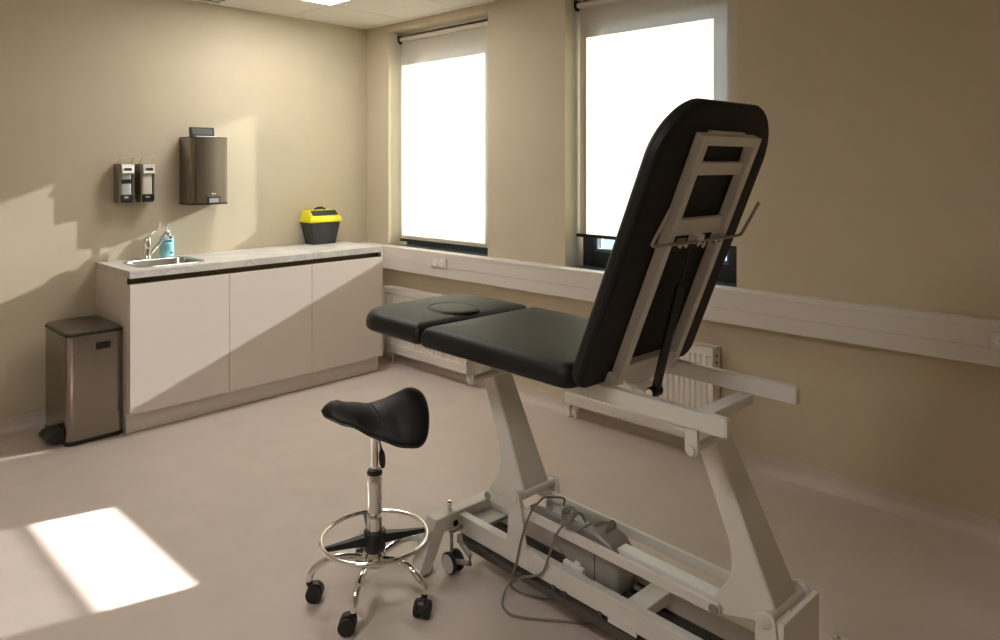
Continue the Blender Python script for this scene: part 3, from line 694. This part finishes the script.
# paper-roll holder
path = [bq(.605, -.25, .06), bq(.50, -.252, .045), bq(.487, -.250, .043), bq(.482, -.240, .043), bq(.480, -.10, .043), bq(.480, .10, .043), bq(.482, .240, .043), bq(.487, .250, .043), bq(.50, .252, .045), bq(.605, .25, .06)]
bm = B(); tube(bm, path, .0052, 10); rh = tp('paper_roll_holder', bm, mat('dull_steel_wire', (.42, .38, .32), .35, metal=.9))
for v in (-.095, .0, .10):
    bm = B(); box(bm, (.468, v - .018, .012), (.500, v + .018, .046), MB_) if v == 0 else box(bm, (.474, v - .022, .034), (.494, v + .022, .040), MB_)
    clip = obj('holder_clip', bm, M['whiter'] if v == 0 else M['grey'], rh, bevel=.003)
    for q in (-.014, .016):
        bm = B(); R = MB_ @ Matrix.Translation((.474, v + q, .044)); lathe(bm, [(.0075, 0), (.0075, .006), (.004, .009)], (0, 0, 0), 10, R); obj('wing_screw', bm, M['chrome'], clip)
bm = B(); tube(bm, [bq(.475, 0, .02), bq(.475, 0, .06)], .011, 12); obj('clamp_screw', bm, M['chrome'], rh)
# gas spring with its carrier
g0 = Vector((.846, 0, .846)); g1 = bq(.50, 0, .010); gd = (g1 - g0).normalized()
bm = B(); tube(bm, [g0 + gd * .012, g0 + gd * .36], .0145, 18); tube(bm, [g0 + gd * .36, g1], .0055, 12); gs = tp('gas_spring', bm, M['blackp'])
bm = B(); cylv(bm, g0 + Vector((0, -.029, 0)), g0 + Vector((0, .018, 0)), .0175, 16); obj('spring_eye', bm, M['blackp'], gs, bevel=.002)
bm = B(); cylv(bm, g0 + Vector((0, -.034, 0)), g0 + Vector((0, -.025, 0)), .0125, 16); obj('spring_bolt', bm, M['chrome'], gs)
bm = B()
for v in (-.026, .020):
    prism(bm, [(.64, .872), (.66, .888), (.855, .860), (.862, .846), (.85, .834)], 1, v, v + .005)
tp('spring_carrier', bm, M['white'], bevel=.001)
# control cable looped over the base and onto the floor
c1 = [(.59, -.04, .35), (.600, -.075, .392), (.600, -.108, .408), (.587, -.11, .383), (.556, -.11, .351), (.529, -.11, .318), (.501, -.11, .256), (.473, -.112, .18), (.454, -.114, .148), (.416, -.118, .124), (.366, -.12, .100), (.30, -.105, .045), (.262, -.075, .009), (.293, -.078, .006), (.342, -.07, .006), (.403, -.04, .006), (.45, .01, .006)]
bm = B(); tube(bm, smooth_path(c1, 6), .0042, 8)
c2 = [(.43, .03, .33), (.475, -.02, .385), (.478, -.085, .412), (.462, -.108, .412), (.435, -.11, .384), (.411, -.11, .358), (.391, -.11, .32), (.371, -.11, .277), (.346, -.11, .203), (.331, -.11, .143), (.300, -.112, .058), (.285, -.13, .012), (.315, -.169, .006), (.358, -.19, .006), (.399, -.187, .006), (.458, -.148, .006), (.524, -.094, .006), (.604, -.032, .006), (.68, .03, .006)]
tube(bm, smooth_path(c2, 6), .0042, 8)
tube(bm, smooth_path([(.512, -.056, .335), (.503, -.056, .360), (.53, -.056, .385), (.556, -.056, .385), (.552, -.056, .36), (.525, -.056, .335), (.515, -.056, .352), (.535, -.056, .376)], 6), .004, 8)
tube(bm, smooth_path([(.572, -.055, .315), (.603, -.04, .345), (.638, -.02, .362), (.664, -.0, .362)], 6), .004, 8)
tp('control_cable', bm, M['cable'])

# ------------------------------------------------------------------ ceiling fittings
for (i, j), lab in LAMPS.items():
    lp = thing('ceiling_light', lab, 'ceiling light', ((gx[i] + gx[i + 1]) / 2, (gy[j] + gy[j + 1]) / 2, ZC - .004), group='square LED ceiling panels')
    wx, wy = (gx[i + 1] - gx[i]) / 2 - .003, (gy[j] - gy[j + 1]) / 2 - .003
    bm = B()
    for (a, b, c, d) in ((-wx, -wy, wx, -wy + .012), (-wx, wy - .012, wx, wy), (-wx, -wy + .012, -wx + .012, wy - .012), (wx - .012, -wy + .012, wx, wy - .012)): box(bm, (a, b, 0), (c, d, .015))
    obj('panel_frame', bm, M['whiter'], lp, smooth=False)
    bm = B(); box(bm, (-wx + .012, -wy + .012, .003), (wx - .012, wy - .012, .012)); obj('diffuser', bm, M['lamp'], lp, smooth=False)
v_ = thing('ceiling_vent', 'small dark slotted air vent in the ceiling near the wall', 'vent', (.235, -1.44, ZC - .001))
bm = B(); 
for q in range(5): box(bm, (-.17 + q * .07, -.12, -.006), (-.17 + q * .07 + .028, .12, .0))
box(bm, (-.185, -.132, -.007), (.185, -.12, .0)); box(bm, (-.185, .12, -.007), (.185, .132, .0)); obj('vent_grille', bm, M['ceiling'], v_, smooth=False)
bm = B(); box(bm, (-.18, -.12, -.0015), (.18, .12, .0005)); obj('vent_opening', bm, M['blackm'], v_, smooth=False)

# ------------------------------------------------------------------ light
sun = bpy.data.lights.new('sun', 'SUN'); sun.energy = 45; sun.angle = math.radians(.6); sun.color = (1, .965, .92)
so_ = bpy.data.objects.new('sun', sun); COL.objects.link(so_)
so_.rotation_euler = Vector((-.297, -1.0, -.385)).to_track_quat('-Z', 'Y').to_euler(); so_.location = (4, 6, 4)
w = bpy.data.worlds.new('sky'); scn.world = w; w.use_nodes = True
nt = w.node_tree; bg = nt.nodes['Background']; bg.inputs['Color'].default_value = (.62, .78, 1.0, 1); bg.inputs['Strength'].default_value = 1.3

# ------------------------------------------------------------------ camera
cam = bpy.data.cameras.new('camera'); co = bpy.data.objects.new('camera', cam); COL.objects.link(co)
cam.sensor_fit = 'HORIZONTAL'; cam.sensor_width = 36; cam.lens = 36 * .71635; cam.shift_y = (165.59 - 320) / 1000; cam.clip_start = .05
co.location = (4.979, -3.5973, 1.5626); co.rotation_euler = (PI / 2, 0, .7613)
scn.camera = co
scn.view_settings.view_transform = 'Standard'; scn.view_settings.look = 'None'; scn.view_settings.gamma = 1; scn.view_settings.use_curve_mapping = False
scn.view_settings.exposure = 0.26
cy = scn.cycles
cy.max_bounces = 14; cy.diffuse_bounces = 8; cy.glossy_bounces = 4; cy.transparent_max_bounces = 12; cy.transmission_bounces = 8
cy.sample_clamp_indirect = 8; cy.use_denoising = True; cy.caustics_reflective = False; cy.caustics_refractive = False
